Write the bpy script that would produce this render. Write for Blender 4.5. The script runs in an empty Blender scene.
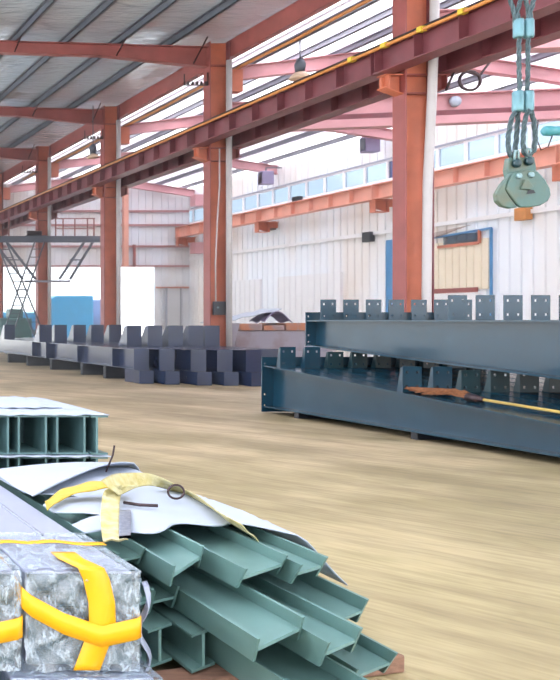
import bpy, bmesh, math, random
from mathutils import Vector
random.seed(7)
S = bpy.context.scene
COL = S.collection
F = 900.0; VX = -250.0; HY = 320.0; EYE = 1.6
R = math.radians
ORD = ['first','second','third','fourth','fifth','sixth','seventh','eighth','ninth','tenth','eleventh','twelfth',
       'thirteenth','fourteenth','fifteenth','sixteenth','seventeenth','eighteenth','nineteenth','twentieth',
       'twenty-first','twenty-second','twenty-third','twenty-fourth','twenty-fifth']

# ------------------------------------------------------------------ materials
def lin(c):
    out = []
    for v in c:
        v = v/255.0
        out.append(v/12.92 if v <= 0.04045 else ((v+0.055)/1.055)**2.4)
    return (out[0], out[1], out[2], 1.0)

def mat(name, rgb, rough=0.5, var=0.15, scale=4.0, bump=0.0, bscale=30.0, metal=0.0, rgb2=None, spec=0.5, stretch=(1,1,1), thr=(0.35,0.7)):
    m = bpy.data.materials.new(name); m.use_nodes = True
    nt = m.node_tree; N = nt.nodes; L = nt.links
    b = N['Principled BSDF']
    tc = N.new('ShaderNodeTexCoord'); mp = N.new('ShaderNodeMapping'); mp.inputs['Scale'].default_value = stretch
    L.new(tc.outputs['Object'], mp.inputs['Vector'])
    no = N.new('ShaderNodeTexNoise'); no.inputs['Scale'].default_value = scale; no.inputs['Detail'].default_value = 6
    L.new(mp.outputs['Vector'], no.inputs['Vector'])
    rp = N.new('ShaderNodeValToRGB')
    c1 = lin(rgb); c2 = lin(rgb2) if rgb2 else tuple(max(0, v*(1-var)) for v in c1[:3])+(1,)
    rp.color_ramp.elements[0].position = thr[0]; rp.color_ramp.elements[1].position = thr[1]
    rp.color_ramp.elements[0].color = c2; rp.color_ramp.elements[1].color = c1
    L.new(no.outputs['Fac'], rp.inputs['Fac']); L.new(rp.outputs['Color'], b.inputs['Base Color'])
    b.inputs['Roughness'].default_value = rough; b.inputs['Metallic'].default_value = metal
    b.inputs['Specular IOR Level'].default_value = spec
    if bump > 0:
        n2 = N.new('ShaderNodeTexNoise'); n2.inputs['Scale'].default_value = bscale; n2.inputs['Detail'].default_value = 4
        L.new(mp.outputs['Vector'], n2.inputs['Vector'])
        bp = N.new('ShaderNodeBump'); bp.inputs['Strength'].default_value = bump; bp.inputs['Distance'].default_value = 0.02
        L.new(n2.outputs['Fac'], bp.inputs['Height']); L.new(bp.outputs['Normal'], b.inputs['Normal'])
    return m

M = {}
M['red'] = mat('red oxide paint', (164,88,84), 0.5, 0.25, 2.0, 0.05, 20)
M['redorange'] = mat('orange lit primer', (210,120,90), 0.5, 0.25, 2.0, 0.05, 20)  # red primer in its lit orange tone; light put into the colour
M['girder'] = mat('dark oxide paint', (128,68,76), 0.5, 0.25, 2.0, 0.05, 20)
M['wallorange'] = mat('hazed orange paint', (238,172,152), 0.55, 0.15, 2.0)  # orange paled for distance; the haze is put into the colour
M['pink'] = mat('hazed red oxide paint', (212,156,162), 0.55, 0.15, 1.5)  # red oxide paled to pink; the haze is put into the colour
M['conduit'] = mat('orange conduit', (214,142,74), 0.45, 0.2, 5.0)
M['clip'] = mat('yellow clip', (226,196,60), 0.5, 0.1)
M['rail'] = mat('dark rail steel', (70,55,58), 0.4, 0.3, 5.0, metal=0.5)
M['purlin'] = mat('dark grey purlin steel', (92,98,112), 0.5, 0.25, 3.0)
M['purlinlight'] = mat('grey purlin', (150,150,165), 0.5, 0.2, 3.0)
M['pipe'] = mat('off white plastic pipe', (196,192,194), 0.35, 0.08, 3.0)
M['teal'] = mat('dark teal steel paint', (26,60,78), 0.22, 0.14, 1.6, 0.04, 12)
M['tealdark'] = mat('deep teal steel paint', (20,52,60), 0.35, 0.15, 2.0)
M['slate'] = mat('slate blue steel paint', (42,54,84), 0.2, 0.15, 1.5)
M['sage'] = mat('sage green primer', (104,138,134), 0.42, 0.12, 4.0, 0.03, 30)
M['sagedark'] = mat('grey green primer', (92,124,126), 0.42, 0.12, 4.0)
M['white_sheet'] = mat('white sheet', (172,182,198), 0.55, 0.06, 3.0, 0.05, 8)
M['whitewall'] = mat('white painted sheet', (240,240,244), 0.5, 0.05, 2.0)
M['cream'] = mat('cream panel', (238,226,204), 0.55, 0.06, 2.0)
M['blue'] = mat('blue painted frame', (70,140,196), 0.5, 0.15, 3.0)
M['bluedark'] = mat('dark blue frame', (64,84,124), 0.5, 0.15, 3.0)
M['cyan'] = mat('cyan machine paint', (40,136,180), 0.45, 0.15, 2.0)
M['green'] = mat('green machine paint', (70,120,120), 0.5, 0.25, 3.0)
M['black'] = mat('dark rubber', (40,42,50), 0.6, 0.2, 3.0)
M['galv'] = mat('pale blue grey steel', (158,164,184), 0.4, 0.08, 2.0, 0.03, 20)
M['weld'] = mat('weld bead', (150,155,170), 0.4, 0.3, 40.0, 0.3, 60, metal=0.4)
M['endplate'] = mat('blue grey end plate', (54,88,104), 0.4, 0.3, 8.0)
M['tape'] = mat('yellow tape', (248,176,18), 0.38, 0.10, 5.0, 0.12, 14)
M['strap'] = mat('pale yellow webbing', (200,194,156), 0.8, 0.3, 14.0, 0.3, 60, rgb2=(182,168,104))
M['strapw'] = mat('worn yellow webbing', (206,178,76), 0.8, 0.25, 10.0, 0.3, 60)
M['wood'] = mat('brown timber', (150,112,92), 0.8, 0.35, 6.0, 0.2, 20, stretch=(1,8,8))
M['rust'] = mat('rusty plate', (150,146,160), 0.7, 0.3, 2.0, 0.1, 10, rgb2=(132,116,120), thr=(0.3,0.5))
M['rustb'] = mat('brown rusty plate', (150,132,136), 0.75, 0.35, 3.0, 0.1, 10, rgb2=(176,116,86), thr=(0.42,0.56))
M['clamp'] = mat('chipped green clamp paint', (68,98,94), 0.42, 0.3, 5.0, 0.1, 25, rgb2=(86,92,74), thr=(0.36,0.52))
M['bolt'] = mat('pale bolt steel', (126,152,156), 0.35, 0.2, 10.0, metal=0.4)
M['rope'] = mat('wire rope', (76,96,102), 0.4, 0.45, 60.0, 0.4, 90, metal=0.3)
M['ferrule'] = mat('ferrule metal', (96,136,146), 0.3, 0.2, 10.0, metal=0.4)
M['tealcyl'] = mat('teal paint', (64,140,150), 0.45, 0.15, 5.0)
M['bristle'] = mat('reddish brown bristle', (140,88,54), 0.9, 0.4, 30.0, 0.4, 60)
M['handle'] = mat('yellow wood handle', (206,176,96), 0.5, 0.15, 8.0)
M['lamp'] = mat('lamp housing', (150,140,176), 0.5, 0.15, 3.0)
M['lampshade'] = mat('beige lamp dome', (226,196,170), 0.5, 0.1, 3.0)
M['stone'] = mat('exterior concrete', (225,225,225), 0.9, 0.06, 1.0)

def wall_mat(name, base, dirt, period, axis):
    m = bpy.data.materials.new(name); m.use_nodes = True
    nt = m.node_tree; N = nt.nodes; L = nt.links; b = N['Principled BSDF']
    ge = N.new('ShaderNodeNewGeometry')
    n1 = N.new('ShaderNodeTexNoise'); n1.inputs['Scale'].default_value = 0.35; n1.inputs['Detail'].default_value = 8
    mp = N.new('ShaderNodeMapping'); mp.inputs['Scale'].default_value = (1,1,0.35)
    L.new(ge.outputs['Position'], mp.inputs['Vector']); L.new(mp.outputs['Vector'], n1.inputs['Vector'])
    r1 = N.new('ShaderNodeValToRGB'); r1.color_ramp.elements[0].position = .42; r1.color_ramp.elements[1].position = .62
    r1.color_ramp.elements[0].color = lin(base); r1.color_ramp.elements[1].color = lin(dirt)
    L.new(n1.outputs['Fac'], r1.inputs['Fac'])
    L.new(r1.outputs['Color'], b.inputs['Base Color']); b.inputs['Roughness'].default_value = .55
    return m
M['wall'] = wall_mat('corrugated wall sheet', (240,246,255), (236,228,222), .45, 1)
M['wallend'] = wall_mat('end wall sheet', (228,234,244), (222,216,212), .4, 0)

def foil_mat():
    m = bpy.data.materials.new('foil insulation'); m.use_nodes = True
    nt = m.node_tree; N = nt.nodes; L = nt.links; b = N['Principled BSDF']
    ge = N.new('ShaderNodeNewGeometry')
    mp = N.new('ShaderNodeMapping'); mp.inputs['Scale'].default_value = (1.0,2.6,1)
    L.new(ge.outputs['Position'], mp.inputs['Vector'])
    n1 = N.new('ShaderNodeTexNoise'); n1.inputs['Scale'].default_value = 1.3; n1.inputs['Detail'].default_value = 7; n1.inputs['Distortion'].default_value = .6
    L.new(mp.outputs['Vector'], n1.inputs['Vector'])
    bp = N.new('ShaderNodeBump'); bp.inputs['Strength'].default_value = .55; bp.inputs['Distance'].default_value = .16
    L.new(n1.outputs['Fac'], bp.inputs['Height']); L.new(bp.outputs['Normal'], b.inputs['Normal'])
    b.inputs['Base Color'].default_value = lin((222,238,255)); b.inputs['Metallic'].default_value = .5
    b.inputs['Roughness'].default_value = .17
    return m
M['foil'] = foil_mat()

def frp_mat(name, rgb, t):
    m = bpy.data.materials.new(name); m.use_nodes = True
    nt = m.node_tree; N = nt.nodes; L = nt.links
    for n in list(N): N.remove(n)
    o = N.new('ShaderNodeOutputMaterial'); mx = N.new('ShaderNodeMixShader'); mx.inputs[0].default_value = t
    d = N.new('ShaderNodeBsdfDiffuse'); d.inputs[0].default_value = lin(rgb)
    tr = N.new('ShaderNodeBsdfTranslucent'); tr.inputs[0].default_value = lin(rgb)
    L.new(d.outputs[0], mx.inputs[1]); L.new(tr.outputs[0], mx.inputs[2]); L.new(mx.outputs[0], o.inputs[0])
    return m
M['frp'] = frp_mat('translucent roof sheet', (250,250,255), .75)
M['frpl'] = frp_mat('added skylight sheet', (240,242,250), .45)  # unseen skylight, added to bring light into the hall
M['frp2'] = frp_mat('milky roof sheet', (240,238,246), .45)

def glass_mat(name, rgb, mixv):
    m = bpy.data.materials.new(name); m.use_nodes = True
    nt = m.node_tree; N = nt.nodes; L = nt.links
    for n in list(N): N.remove(n)
    o = N.new('ShaderNodeOutputMaterial'); mx = N.new('ShaderNodeMixShader'); mx.inputs[0].default_value = mixv
    t = N.new('ShaderNodeBsdfTransparent'); t.inputs[0].default_value = lin(rgb)
    g = N.new('ShaderNodeBsdfGlossy'); g.inputs['Roughness'].default_value = .12
    L.new(t.outputs[0], mx.inputs[1]); L.new(g.outputs[0], mx.inputs[2]); L.new(mx.outputs[0], o.inputs[0])
    return m
M['glass'] = glass_mat('window glass', (194,205,214), .12)
M['glassblue'] = glass_mat('tinted window glass', (60,100,150), .15)

def film_mat():
    m = bpy.data.materials.new('clear plastic film'); m.use_nodes = True
    nt = m.node_tree; N = nt.nodes; L = nt.links
    for n in list(N): N.remove(n)
    o = N.new('ShaderNodeOutputMaterial')
    tc = N.new('ShaderNodeTexCoord')
    n1 = N.new('ShaderNodeTexNoise'); n1.inputs['Scale'].default_value = 10; n1.inputs['Detail'].default_value = 9; n1.inputs['Roughness'].default_value = .68; n1.inputs['Distortion'].default_value = .35
    fm = N.new('ShaderNodeMapping'); fm.inputs['Scale'].default_value = (1.6,1.0,.8); fm.inputs['Rotation'].default_value = (R(20),R(38),R(15))
    L.new(tc.outputs['Object'], fm.inputs['Vector']); L.new(fm.outputs['Vector'], n1.inputs['Vector'])
    # crease glints put into the diffuse colour along ridges of the noise
    sb = N.new('ShaderNodeMath'); sb.operation = 'SUBTRACT'; sb.inputs[1].default_value = .5; L.new(n1.outputs['Fac'], sb.inputs[0])
    ab = N.new('ShaderNodeMath'); ab.operation = 'ABSOLUTE'; L.new(sb.outputs[0], ab.inputs[0])
    rp = N.new('ShaderNodeMapRange'); rp.inputs[1].default_value = 0; rp.inputs[2].default_value = .035; rp.inputs[3].default_value = .70; rp.inputs[4].default_value = .12
    L.new(ab.outputs[0], rp.inputs[0])
    bp = N.new('ShaderNodeBump'); bp.inputs['Strength'].default_value = 1.0; bp.inputs['Distance'].default_value = .03
    L.new(ab.outputs[0], bp.inputs['Height'])
    t = N.new('ShaderNodeBsdfTransparent'); t.inputs[0].default_value = (.94,.96,1,1)
    g = N.new('ShaderNodeBsdfGlossy'); g.inputs['Roughness'].default_value = .12; L.new(bp.outputs['Normal'], g.inputs['Normal'])
    d = N.new('ShaderNodeBsdfDiffuse'); d.inputs[0].default_value = (.52,.64,.74,1)
    m1 = N.new('ShaderNodeMixShader'); m2 = N.new('ShaderNodeMixShader'); m2.inputs[0].default_value = .24
    L.new(rp.outputs[0], m1.inputs[0])
    L.new(t.outputs[0], m1.inputs[1]); L.new(d.outputs[0], m1.inputs[2])
    L.new(m1.outputs[0], m2.inputs[1]); L.new(g.outputs[0], m2.inputs[2])
    L.new(m2.outputs[0], o.inputs[0])
    return m
M['film'] = film_mat()

def floor_mat():
    m = bpy.data.materials.new('worn concrete floor'); m.use_nodes = True
    nt = m.node_tree; N = nt.nodes; L = nt.links; b = N['Principled BSDF']
    ge = N.new('ShaderNodeNewGeometry')
    def noise(sc, detail, stretch, dist=0.0):
        mp = N.new('ShaderNodeMapping'); mp.inputs['Scale'].default_value = stretch
        mr_ = N.new('ShaderNodeMapping'); mr_.inputs['Rotation'].default_value = (0,0,R(58))
        L.new(ge.outputs['Position'], mr_.inputs['Vector']); L.new(mr_.outputs['Vector'], mp.inputs['Vector'])
        n = N.new('ShaderNodeTexNoise'); n.inputs['Scale'].default_value = sc; n.inputs['Detail'].default_value = detail; n.inputs['Distortion'].default_value = dist
        L.new(mp.outputs['Vector'], n.inputs['Vector']); return n
    a = noise(.5, 8, (1,1,1)); s = noise(1.0, 9, (.30,2.0,1), .7); f = noise(11, 8, (.22,1.6,1), .5)
    r = N.new('ShaderNodeValToRGB'); r.color_ramp.elements[0].position = .40; r.color_ramp.elements[1].position = .60
    r.color_ramp.elements[0].color = lin((146,134,98)); r.color_ramp.elements[1].color = lin((180,166,128))
    L.new(a.outputs['Fac'], r.inputs['Fac'])
    r2 = N.new('ShaderNodeValToRGB'); r2.color_ramp.elements[0].position = .34; r2.color_ramp.elements[1].position = .60
    r2.color_ramp.elements[0].color = (.62,.58,.54,1); r2.color_ramp.elements[1].color = (1.06,1.05,1.0,1)
    L.new(s.outputs['Fac'], r2.inputs['Fac'])
    mx = N.new('ShaderNodeMix'); mx.data_type = 'RGBA'; mx.blend_type = 'MULTIPLY'; mx.inputs[0].default_value = .55
    L.new(r.outputs['Color'], mx.inputs[6]); L.new(r2.outputs['Color'], mx.inputs[7])
    r3 = N.new('ShaderNodeValToRGB'); r3.color_ramp.elements[0].position = .3; r3.color_ramp.elements[1].position = .6
    r3.color_ramp.elements[0].color = (.66,.64,.60,1); r3.color_ramp.elements[1].color = (1.03,1.03,1.03,1)
    L.new(f.outputs['Fac'], r3.inputs['Fac'])
    mx2 = N.new('ShaderNodeMix'); mx2.data_type = 'RGBA'; mx2.blend_type = 'MULTIPLY'; mx2.inputs[0].default_value = .75
    L.new(mx.outputs[2], mx2.inputs[6]); L.new(r3.outputs['Color'], mx2.inputs[7])
    # colour multiplied paler and pinker farther in, with an uneven edge; thin dark cracks
    sx = N.new('ShaderNodeSeparateXYZ'); L.new(ge.outputs['Position'], sx.inputs[0])
    ma = N.new('ShaderNodeMath'); ma.operation = 'MULTIPLY_ADD'; ma.inputs[1].default_value = 9.0; L.new(a.outputs['Fac'], ma.inputs[0]); L.new(sx.outputs[1], ma.inputs[2])
    mr = N.new('ShaderNodeMapRange'); mr.inputs[1].default_value = 10; mr.inputs[2].default_value = 19; mr.interpolation_type = 'SMOOTHSTEP'; L.new(ma.outputs[0], mr.inputs[0])
    mx3 = N.new('ShaderNodeMix'); mx3.data_type = 'RGBA'; mx3.blend_type = 'MULTIPLY'; mx3.inputs[7].default_value = (1.12,1.06,1.22,1)
    L.new(mr.outputs[0], mx3.inputs[0]); L.new(mx2.outputs[2], mx3.inputs[6])
    vo = N.new('ShaderNodeTexVoronoi'); vo.feature = 'DISTANCE_TO_EDGE'; vo.inputs['Scale'].default_value = .22
    nw = noise(.8, 5, (1,1,1)); vm = N.new('ShaderNodeVectorMath'); vm.operation = 'MULTIPLY_ADD'; vm.inputs[1].default_value = (2.2,2.2,0)
    L.new(nw.outputs['Color'], vm.inputs[0]); L.new(ge.outputs['Position'], vm.inputs[2]); L.new(vm.outputs[0], vo.inputs['Vector'])
    cr = N.new('ShaderNodeMapRange'); cr.inputs[1].default_value = .002; cr.inputs[2].default_value = .012; cr.inputs[3].default_value = .2; cr.inputs[4].default_value = 0
    L.new(vo.outputs['Distance'], cr.inputs[0])
    mx4 = N.new('ShaderNodeMix'); mx4.data_type = 'RGBA'; mx4.blend_type = 'MULTIPLY'; mx4.inputs[7].default_value = (.45,.40,.36,1)
    cm_ = N.new('ShaderNodeMath'); cm_.operation = 'MULTIPLY'; L.new(cr.outputs[0], cm_.inputs[0]); L.new(s.outputs['Fac'], cm_.inputs[1]); L.new(cm_.outputs[0], mx4.inputs[0]); L.new(mx3.outputs[2], mx4.inputs[6])
    L.new(mx4.outputs[2], b.inputs['Base Color']); b.inputs['Roughness'].default_value = .55
    bp = N.new('ShaderNodeBump'); bp.inputs['Strength'].default_value = .15; bp.inputs['Distance'].default_value = .02
    L.new(f.outputs['Fac'], bp.inputs['Height']); L.new(bp.outputs['Normal'], b.inputs['Normal'])
    return m
M['floor'] = floor_mat()

# ------------------------------------------------------------------ mesh helpers
def wloc(o):
    v = Vector((0,0,0))
    while o is not None:
        v += o.location; o = o.parent
    return v

class MB:
    def __init__(s): s.v = []; s.f = []
    def add(s, vs, fs):
        n = len(s.v); s.v += [tuple(v) for v in vs]; s.f += [tuple(i+n for i in f) for f in fs]; return s
    def box(s, x0, x1, y0, y1, z0, z1):
        if x0 > x1: x0, x1 = x1, x0
        if y0 > y1: y0, y1 = y1, y0
        if z0 > z1: z0, z1 = z1, z0
        return s.add([(x0,y0,z0),(x1,y0,z0),(x1,y1,z0),(x0,y1,z0),(x0,y0,z1),(x1,y0,z1),(x1,y1,z1),(x0,y1,z1)],
                     [(0,3,2,1),(4,5,6,7),(0,1,5,4),(1,2,6,5),(2,3,7,6),(3,0,4,7)])
    def hexa(s, p):   # 8 points: bottom 4 (ccw), top 4
        return s.add(p, [(0,3,2,1),(4,5,6,7),(0,1,5,4),(1,2,6,5),(2,3,7,6),(3,0,4,7)])
    def prism(s, poly, axis, a, b):   # poly in the two other axes; extruded along axis
        n = len(poly)
        def P(u, w, t):
            return {'x':(t,u,w), 'y':(u,t,w), 'z':(u,w,t)}[axis]
        vs = [P(u,w,a) for u,w in poly]+[P(u,w,b) for u,w in poly]
        fs = [tuple(range(n-1,-1,-1)), tuple(range(n,2*n))]+[(i,(i+1)%n,n+(i+1)%n,n+i) for i in range(n)]
        return s.add(vs, fs)
    def bar(s, p0, p1, w, h, up=(0,0,1)):   # rectangular bar
        p0 = Vector(p0); p1 = Vector(p1); d = (p1-p0).normalized(); u = Vector(up)
        r = d.cross(u)
        if r.length < 1e-4: r = d.cross(Vector((1,0,0)))
        r.normalize(); u = r.cross(d).normalized()
        c = [(-1,-1),(1,-1),(1,1),(-1,1)]
        vs = [p0+r*a*w/2+u*b*h/2 for a,b in c]+[p1+r*a*w/2+u*b*h/2 for a,b in c]
        return s.add(vs, [(3,2,1,0),(4,5,6,7)]+[(i,(i+1)%4,4+(i+1)%4,4+i) for i in range(4)])
    def tube(s, pts, r, n=10, closed=False):
        pts = [Vector(p) for p in pts]; m = len(pts); rings = []
        ref = None
        for i, p in enumerate(pts):
            a = pts[i-1] if (i > 0 or closed) else p; b = pts[(i+1)%m] if (i < m-1 or closed) else p
            d = (b-a).normalized()
            if ref is None:
                ref = d.cross(Vector((0,0,1)))
                if ref.length < 1e-3: ref = d.cross(Vector((1,0,0)))
            ref = (ref - d*ref.dot(d)).normalized(); q = d.cross(ref)
            rr = r[i] if isinstance(r,(list,tuple)) else r
            rings.append([p+(ref*math.cos(2*math.pi*k/n)+q*math.sin(2*math.pi*k/n))*rr for k in range(n)])
        vs = [v for rg in rings for v in rg]; fs = []
        for i in range(m if closed else m-1):
            j = (i+1)%m
            for k in range(n):
                fs.append((i*n+k, i*n+(k+1)%n, j*n+(k+1)%n, j*n+k))
        if not closed: fs += [tuple(range(n-1,-1,-1)), tuple((m-1)*n+k for k in range(n))]
        return s.add(vs, fs)
    def lathe(s, c, prof, n=20, axis='z'):
        vs = []; m = len(prof)
        for rr, z in prof:
            for k in range(n):
                a = 2*math.pi*k/n; u, w = rr*math.cos(a), rr*math.sin(a)
                p = {'z':(u,w,z),'y':(u,z,w),'x':(z,u,w)}[axis]
                vs.append((c[0]+p[0], c[1]+p[1], c[2]+p[2]))
        fs = [(i*n+k, i*n+(k+1)%n, (i+1)*n+(k+1)%n, (i+1)*n+k) for i in range(m-1) for k in range(n)]
        fs += [tuple(range(n-1,-1,-1)), tuple((m-1)*n+k for k in range(n))]
        return s.add(vs, fs)
    def grid(s, nx, ny, fn, thick=0.0, tdir=(0,0,-1)):
        P = [[Vector(fn(i/nx, j/ny)) for j in range(ny+1)] for i in range(nx+1)]
        vs = [p for row in P for p in row]; W = ny+1; n0 = len(vs)
        fs = [(i*W+j, (i+1)*W+j, (i+1)*W+j+1, i*W+j+1) for i in range(nx) for j in range(ny)]
        if thick:
            t = Vector(tdir)*thick
            vs = vs+[v+t for v in vs]; fs += [tuple(n0+k for k in reversed(f)) for f in list(fs)]
            edge = [(i,0) for i in range(nx+1)]+[(nx,j) for j in range(1,ny+1)]+[(i,ny) for i in range(nx-1,-1,-1)]+[(0,j) for j in range(ny-1,0,-1)]
            ids = [i*W+j for i,j in edge]
            for k in range(len(ids)):
                a, b = ids[k], ids[(k+1)%len(ids)]
                fs.append((b, a, a+n0, b+n0))
        return s.add(vs, fs)
    def build(s, name, m, parent=None, smooth=False, bevel=0.0):
        vs = [Vector(v) for v in s.v]
        if parent is not None: off = wloc(parent)
        else:
            xs = [v.x for v in vs]; ys = [v.y for v in vs]; zs = [v.z for v in vs]
            off = Vector(((min(xs)+max(xs))/2, (min(ys)+max(ys))/2, min(zs)))
        me = bpy.data.meshes.new(name); me.from_pydata([v-off for v in vs], [], s.f)
        bm = bmesh.new(); bm.from_mesh(me); bmesh.ops.recalc_face_normals(bm, faces=bm.faces); bm.to_mesh(me); bm.free()
        me.materials.append(m)
        if smooth:
            for p in me.polygons: p.use_smooth = True
        o = bpy.data.objects.new(name, me); COL.objects.link(o)
        if parent is not None: o.parent = parent
        else: o.location = off
        if bevel:
            md = o.modifiers.new('edge', 'BEVEL'); md.width = bevel; md.segments = 2; md.limit_method = 'ANGLE'
        return o

def tag(o, label, cat, group=None):
    o['label'] = label; o['category'] = cat
    if group: o['group'] = group
    return o
def thing(name, loc, label, cat, group=None):
    o = bpy.data.objects.new(name, None); COL.objects.link(o); o.location = loc; o.empty_display_size = .2
    return tag(o, label, cat, group)
def struct(o): o['kind'] = 'structure'; return o
def copy_tree(o, dloc, label=None, parent=None):
    c = o.copy(); COL.objects.link(c)
    if parent is not None: c.parent = parent
    else:
        c.location = o.location+Vector(dloc)
        if label: c['label'] = label
    for ch in o.children:
        copy_tree(ch, None, None, c)
    return c
def at(px, py, d):
    return Vector(((px-VX)*d/F, d, EYE-(py-HY)*d/F))

# ------------------------------------------------------------------ setting
YE = 51.6; XW = 25.2
COLY = [11,19,27,35,43,51]
struct(MB().box(-12, 25.6, -8, 52, -.3, 0).build('floor', M['floor']))
struct(MB().box(-80, 120, 52, 140, -.4, -.05).box(-80,-12,-60,52,-.4,-.05).box(-12,60,-60,-8,-.4,-.05).build('ground', M['stone']))  # unseen left and front parts added to bounce sunlight onto the ceiling

# corrugated right wall with a gap for the strip of windows
def corr_profile(a, b, period, depth):
    pts = []; t = a
    while t < b-1e-6:
        for u, d in ((0,0),(.80,0),(.85,depth),(.95,depth),(1.0,0)):
            y = min(t+u*period, b)
            if not pts or y > pts[-1][0]+1e-6: pts.append((y,d))
        t += period
    return pts
def corr_wall_x(mb, x, y0, y1, z0, z1, period=.45, depth=.05):
    p = corr_profile(y0, y1, period, depth)
    poly = [(x+d, y) for y, d in p]+[(x+.12, y1), (x+.12, y0)]
    mb.prism([(a,b) for a,b in poly], 'z', z0, z1)
def corr_wall_y(mb, y, x0, x1, z0, z1, period=.4, depth=.04):
    p = corr_profile(x0, x1, period, depth)
    poly = [(t, y+d) for t, d in p]+[(x1, y+.12), (x0, y+.12)]
    mb.prism(poly, 'z', z0, z1)
WZ0, WZ1, EAVE = 7.12, 7.92, 8.86
mb = MB()
corr_wall_x(mb, XW, 2, YE, 0, WZ0); corr_wall_x(mb, XW, 2, YE, WZ1, EAVE+.25)
struct(mb.build('wall_right', M['wall']))
mb = MB()
DX0, DX1, DZ = 14.3, 23.2, 4.64
corr_wall_y(mb, YE, -10, -8.5, 0, 12); corr_wall_y(mb, YE, -8.5, DX1, DZ, 12); corr_wall_y(mb, YE, DX1, XW, 0, 12)  # opening runs on unseen to the left, widened to brighten the foil
struct(mb.build('wall_back', M['wallend']))
# windows
n = 0; y = 20.0
while y < 51.2:
    n += 1
    fr = MB(); w = 1.3
    fr.box(XW+.0, XW+.1, y, y+.06, WZ0, WZ1).box(XW, XW+.1, y+w-.06, y+w, WZ0, WZ1).box(XW, XW+.1, y+.06, y+w-.06, WZ0, WZ0+.07).box(XW, XW+.1, y+.06, y+w-.06, WZ1-.07, WZ1)
    o = struct(fr.build('window_%d' % n, M['whitewall']))
    MB().box(XW+.045, XW+.06, y+.06, y+w-.06, WZ0+.07, WZ1-.07).build('pane', M['glassblue'] if n == 12 else M['glass'], o)
    y += w
struct(MB().box(XW-.03, XW-.005, 20, 51.4, WZ1, WZ1+.07).build('trim_1', M['galv']))
struct(MB().box(XW-.06, XW-.005, 2, YE-.1, WZ0-.22, WZ0-.02).build('trim_2', M['whitewall']))
struct(MB().box(XW-.10, XW-.005, 18, YE-.1, 5.02, 5.16).build('trim_3', M['whitewall']))

# left foil ceiling, right translucent ceiling
def zl(x): return 9.76+.03*(14-x)        # rafter top, left bay
RX = 19.6
def zr(x):                               # rafter underside, right bay
    return 8.74+.12*(x-14) if x < RX else 9.412-.15*(x-RX)
mb = MB()
XS = 4.6
mb.hexa([(XS,-8,zl(XS)+.22),(14.53,-8,zl(14.53)+.22),(14.53,YE,zl(14.53)+.22),(XS,YE,zl(XS)+.22),
         (XS,-8,zl(XS)+.3),(14.53,-8,zl(14.53)+.3),(14.53,YE,zl(14.53)+.3),(XS,YE,zl(XS)+.3)])
struct(mb.build('ceiling', M['foil']))
mb = MB()
XL = -10.2
mb.hexa([(XL,-8,zl(XL)+.22),(XS,-8,zl(XS)+.22),(XS,YE,zl(XS)+.22),(XL,YE,zl(XL)+.22),
         (XL,-8,zl(XL)+.26),(XS,-8,zl(XS)+.26),(XS,YE,zl(XS)+.26),(XL,YE,zl(XL)+.26)])
struct(MB().box(-10.2,-10,-8,YE,6.4,7.6).build('wall_left', M['whitewall']))  # unseen wall, cut to a band so daylight enters above and below
struct(MB().box(-10,25.2,-8.2,-8,5.5,8.6).build('wall_front', M['whitewall']))  # unseen wall behind the camera, left open below to let light in
struct(mb.build('ceiling_left', M['frpl']))  # out of view; made translucent to light the hall from above
mb = MB(); RH = .56
XB = [14.56,15.7,17.1,18.5,RX,21.1,22.5,23.9,25.5]
for q_ in range(8):
    if q_ % 2 == 1:
        xa, xb = XB[q_], XB[q_+1]; za, zb = zr(xa)+RH, zr(xb)+RH
        mb.hexa([(xa,-8,za),(xb,-8,zb),(xb,YE,zb),(xa,YE,za),(xa,-8,za+.03),(xb,-8,zb+.03),(xb,YE,zb+.03),(xa,YE,za+.03)])
struct(mb.build('ceiling_right', M['frp']))
mb = MB()
XB = [14.56,15.7,17.1,18.5,RX,21.1,22.5,23.9,25.5]
for q_ in range(8):
    if q_ % 2 == 0:
        xa, xb = XB[q_], XB[q_+1]; za, zb = zr(xa)+RH, zr(xb)+RH
        mb.hexa([(xa,-8,za),(xb,-8,zb),(xb,YE,zb),(xa,YE,za),(xa,-8,za+.03),(xb,-8,zb+.03),(xb,YE,zb+.03),(xa,YE,za+.03)])
struct(mb.build('ceiling_right', M['frp2']))

# ------------------------------------------------------------------ frames
PLACE = ['nearest the camera','second from the camera','third from the camera','fourth from the camera','fifth from the camera']
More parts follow.
